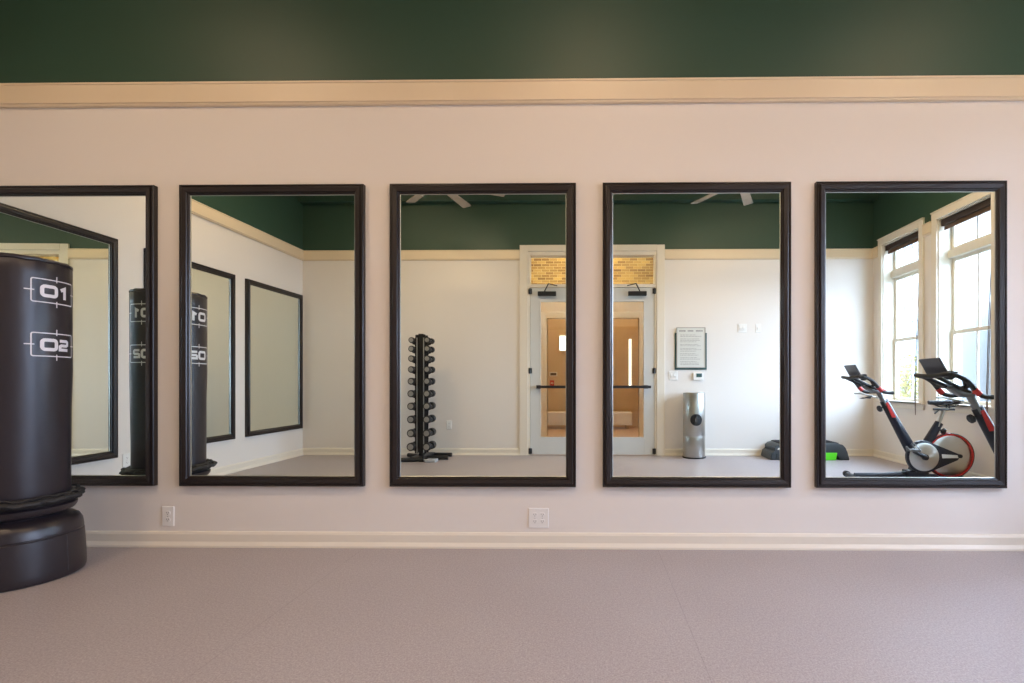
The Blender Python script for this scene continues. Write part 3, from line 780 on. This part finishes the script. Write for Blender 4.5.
    bm=bmesh.new(); box(bm,-.045,.0,-.045,.045,-.01,.05,0,.008,T(.56,0,1.06)@Matrix.Rotation(math.radians(30),4,'Y')); mesh_obj('console',bm,M_blackm,b,True)
    bm=bmesh.new(); tube(bm,[(.62,-.19,1.085),(.62,-.19,1.115)],.017,10); tube(bm,[(.53,-.16,.985),(.53,-.16,1.02),(.56,-.19,1.05)],.014,10); mesh_obj('bar_bracket',bm,M_blackm,b,True)
    # grey bottle bracket curving forward from the post
    bm=bmesh.new(); tube(bm,smooth_pts([(.36,0,.865),(.45,0,.885),(.56,0,.915),(.64,0,.92)],6),.0075,8); mesh_obj('bottle_bracket',bm,M_steel,b,True)
    bm=bmesh.new(); prism(bm,[(.47,.895),(.515,.885),(.56,.862),(.59,.868),(.55,.878),(.49,.865)],-.02,.02,bev=.004); mesh_obj('bracket_clip',bm,M_blackm,b)
    # crank guard disc, chain cover, flywheel
    cz,fz=.275,.282
    bm=bmesh.new(); disc(bm,(0,cz),-.085,-.045,.166); mesh_obj('crank_guard',bm,M_navy,b,True)
    bm=bmesh.new(); disc(bm,(0,cz),-.093,-.083,.143); mesh_obj('silver_disc',bm,M_slv,b,True)
    bm=bmesh.new(); prism(bm,[(.06,cz+.150),(-.02,cz+.165),(-.10,cz+.135),(-.335,cz+.035),(-.35,cz+.0),(-.335,cz-.03),(-.10,cz-.14),(0,cz-.163),(.03,cz),],-.075,-.048,bev=.006); mesh_obj('chain_cover',bm,M_navy,b,True)
    bm=bmesh.new(); prism(bm,[(-.175,cz+.030),(-.325,cz+.020),(-.335,cz-.008),(-.18,cz-.012)],-.080,-.074,bev=.002); mesh_obj('cover_label',bm,M_white,b)
    bm=bmesh.new(); disc(bm,(-.29,fz),-.018,.010,.212); mesh_obj('flywheel',bm,M_slv,b,True)
    bm=bmesh.new(); lathe(bm,[(.209,-.005),(.223,-.005,0),(.230,-.005,1),(.234,0,1),(.234,.035,0),(.230,.040,1),(.223,.040,1),(.209,.040,0),(.209,-.005,0)],56,0,T(-.29,.013,fz)@RX90); mesh_obj('wheel_rim',bm,[M_red,M_navy],b,True)
    bm=bmesh.new()
    for s in (-1,1): tube(bm,[(-.37,s*.02,fz),(-.37,s*.055,fz)],.02,14)
    prism(bm,[(-.40,fz+.015),(-.05,.33),(-.05,.26),(-.40,fz-.02)],.03,.045); prism(bm,[(-.40,fz-.02),(-.33,fz),(-.25,.07),(-.31,.07)],.03,.045)
    mesh_obj('wheel_bracket',bm,M_navy,b,True)
    for s,ang in ((-1,math.radians(152)),(1,math.radians(-28))):
        # crank angle: on the near side the arm points forward and slightly up
        dx,dz=-math.cos(ang),math.sin(ang); yy=s*.118
        bm=bmesh.new(); tube(bm,[(0,s*.045,cz),(0,yy+s*.004,cz)],.030,16); tube(bm,[(0,yy,cz),(dx*.17,yy,cz+dz*.17)],[.022,.014],12)
        ca=mesh_obj('crank_arm',bm,M_black,b,True)
        bm=bmesh.new(); px,pz=dx*.17,cz+dz*.17
        ya,yb_=sorted((yy+s*.025,yy+s*.115)); box(bm,px-.045,px+.045,ya,yb_,pz-.012,pz+.012,0,.006)
        tube(bm,[(px+.05,ya+.01,pz+.0),(px+.075,(ya+yb_)/2,pz+.035),(px+.05,yb_-.01,pz)],.008,8)
        tube(bm,smooth_pts([(px-.03,ya,pz+.01),(px,ya+.01,pz+.055),(px+.01,(ya+yb_)/2,pz+.07),(px,yb_-.01,pz+.055),(px-.03,yb_,pz+.01)],4),.006,6)
        mesh_obj('pedal',bm,M_dsteel,ca,True)
    return b
bk=make_bike()
rz=math.radians(184.5)
bk.location=(3.415,1.01,0); bk.rotation_euler=(0,0,rz); bk['label']='exercise bike with a red-rimmed flywheel, the smaller-looking one nearer the far window'; bk['group']='exercise bikes by the windows'
b2=dup(bk,'exercise bike nearer the mirror, its rear half cut off by the mirror frame'); b2.location=(3.268,2.47,0)

# ------------------------------------------------------------------ ceiling fans, each with an unseen lamp added for warm light high up
for k,fx in enumerate((-1.76,1.73)):
    f=thing('ceiling_fan','taupe-bladed ceiling fan on the %s side of the room'%('left' if k==0 else 'right'),'ceiling fan',(fx,.50,3.334),0,'ceiling fans')
    bm=bmesh.new(); tube(bm,[(0,0,.06),(0,0,ZC-3.334-.01)],.014,12); mesh_obj('downrod',bm,M_fan,f,True)
    bm=bmesh.new(); lathe(bm,[(0,ZC-3.334),(.075,ZC-3.334),(.075,ZC-3.364),(.03,ZC-3.42),(0,ZC-3.42)],28); mesh_obj('canopy',bm,M_fan,f,True)
    bm=bmesh.new(); lathe(bm,[(0,.10),(.06,.10),(.12,.06),(.13,.02),(.13,-.02),(.11,-.03),(0,-.03)],32); mesh_obj('motor',bm,M_fan,f,True)
    bm=bmesh.new(); lathe(bm,[(.105,-.03),(.10,-.045),(.07,-.06),(0,-.066)],32); mesh_obj('unseen_lamp_diffuser',bm,M_lamp,f,True)
    n=7; a0=math.radians(-130 if k==0 else -118.5)
    for i in range(n):
        a=a0+i*2*PI/n; bm=bmesh.new()
        Mb=Matrix.Rotation(a,4,'Z')@Matrix.Rotation(math.radians(10),4,'X')
        tmp=bmesh.new()
        poly=[(.11,-.03),(.25,-.048),(.80,-.060),(.82,-.052),(.82,.052),(.80,.060),(.25,.048),(.11,.03)]
        A=[tmp.verts.new((x,y,-.004)) for x,y in poly]; B=[tmp.verts.new((x,y,.004)) for x,y in poly]
        tmp.faces.new(A[::-1]); tmp.faces.new(B)
        for j in range(8): tmp.faces.new((A[j],A[(j+1)%8],B[(j+1)%8],B[j]))
        add(bm,tmp,0,Mb); mesh_obj('blade',bm,M_fan,f)

M_disc=mat('added_light_diffuser', (.9,.85,.75), .5, emit=((1.0,.70,.44),48))
for k,(lx,pos) in enumerate(((-2.9,'left'),(0,'middle'),(2.8,'right'))):  # unseen fixtures, added to spread warm light evenly over front and back walls
    cl=thing('added_ceiling_light','large round white flush ceiling light added out of view, the %s one of the three'%pos,'ceiling light',(lx,1.3,ZC),0,'added round ceiling lights')
    bm=bmesh.new(); lathe(bm,[(0,0),(.245,0),(.25,-.005),(.25,-.05),(.24,-.055),(.22,-.05)],40); mesh_obj('housing',bm,M_white,cl,True)
    bm=bmesh.new(); lathe(bm,[(.22,-.045),(.215,-.056),(.12,-.064),(0,-.066)],40); mesh_obj('diffuser',bm,M_disc,cl,True)

# ------------------------------------------------------------------ outdoors beyond the windows
M_ground=mat('pale_concrete_ground',(.13,.13,.12),.9,vary=(1.5,(.10,.10,.095),.3))
bm=bmesh.new(); box(bm,4.4,60,-60,30,-.7,-.5); struct(mesh_obj('ground',bm,M_ground))
M_hw=mat('grey_siding',(.13,.13,.125),.7); M_wg=mat('bluish_window_glass',(.04,.06,.08),.3); M_rb=brick_mat('pink_brick',(.38,.18,.11),(.34,.16,.10),(.30,.24,.19),1,'YZ')
def house(name,label,x,y,w,dep,h,m,rows,cols,wz0,trimm):
    r=thing(name,label,'building',(x,y,-.5))
    bm=bmesh.new(); box(bm,0,dep,-w/2,w/2,0,h); mesh_obj('wall',bm,m,r)
    bm=bmesh.new(); box(bm,-.3,dep+.3,-w/2-.3,w/2+.3,h,h+.25); box(bm,-.15,dep+.15,-w/2-.15,w/2+.15,h-.2,h); mesh_obj('roof',bm,trimm,r)
    for i in range(rows):
        for j in range(cols):
            yy=-w/2+(j+.5)*w/cols; zz=wz0+i*3.0
            bm=bmesh.new()
            for q in ((-.55,-.47,-.8,.8),(.47,.55,-.8,.8),(-.47,.47,-.8,-.72),(-.47,.47,.72,.8),(-.47,.47,-.03,.03)):
                box(bm,-.05,.0,yy+q[0],yy+q[1],zz+q[2],zz+q[3])
            fr=mesh_obj('window_frame',bm,trimm,r)
            bm=bmesh.new(); box(bm,-.02,-.002,yy-.47,yy+.47,zz-.72,zz+.72); mesh_obj('pane',bm,M_wg,fr)
    return r
M_ht=mat('light_trim_outdoor',(.19,.19,.185),.6)
house('pale_house','pale building with bluish windows outside the far window',15.0,-17.5,6.5,8,9.5,M_hw,3,3,2.2,M_ht)
house('brick_building','pink brick building outside the middle window',15.5,-9.6,6.4,8,4.6,M_rb,1,2,2.0,M_ht)
tr=thing('street_tree','yellow-leaved tree outside the far window','tree',(9.4,-8.9,-.5))
bm=bmesh.new(); tube(bm,[(0,0,0),(.03,.02,1.0),(0,.05,2.1)],[.07,.05,.02],10)
for k in range(14):
    a=k*2.4; z=.7+k*.09; tube(bm,[(0,.02,z),(.35*math.cos(a),.35*math.sin(a),z+.35)],[.02,.006],6)
mesh_obj('trunk',bm,mat('bark',(.16,.11,.07),.9),tr)
bm=bmesh.new(); rr=random.Random(5)
for k in range(1500):
    u=Vector((rr.gauss(0,1),rr.gauss(0,1),rr.gauss(0,1))).normalized()*(rr.random()**.4)
    p=Vector((u.x*.6,u.y*.6,1.55+u.z*.95)); a=Matrix.Rotation(rr.random()*6.3,3,'Z')@Matrix.Rotation(rr.random()*3,3,'X')
    s=.035+rr.random()*.03
    bm.faces.new([bm.verts.new(p+a@Vector(q)*s) for q in ((-1,0,0),(0,-.5,.1),(1,0,0),(0,.5,.1))])
lf=mesh_obj('foliage',bm,mat('yellow_leaves',(.19,.16,.03),.7),tr); lf['kind']='stuff'

# ------------------------------------------------------------------ light: overcast bright sky through the windows
w=bpy.data.worlds.new('sky'); S.world=w; w.use_nodes=True; nt=w.node_tree
bg=nt.nodes['Background']; bg.inputs['Color'].default_value=(.77,.94,1.36,1); bg.inputs['Strength'].default_value=17.0
for i,(a,b) in enumerate(WIN):
    l=bpy.data.lights.new('window_portal','AREA'); l.shape='RECTANGLE'; l.size=WZ1-WZ0; l.size_y=b-a; l.cycles.is_portal=True
    o=bpy.data.objects.new('window_portal',l); C.objects.link(o); o.location=(XR+.23,(a+b)/2,(WZ0+WZ1)/2); o.rotation_euler=(0,PI/2,0)

# ------------------------------------------------------------------ camera
cam=bpy.data.cameras.new('camera'); co=bpy.data.objects.new('camera',cam); C.objects.link(co)
co.location=(0,0,1.034); co.rotation_euler=(PI/2,0,math.radians(.76))
cam.sensor_width=36; cam.lens=505/1024*36; cam.shift_x=(512-582.8)/1024; cam.shift_y=(382.5-341.5)/1024
cam.clip_start=.01; cam.clip_end=200
S.camera=co
S.view_settings.view_transform='Standard'; S.view_settings.look='None'; S.view_settings.gamma=1; S.view_settings.use_curve_mapping=False
S.view_settings.exposure=0.58
cy=S.cycles
cy.max_bounces=14; cy.diffuse_bounces=6; cy.glossy_bounces=8; cy.transparent_max_bounces=16; cy.sample_clamp_indirect=6
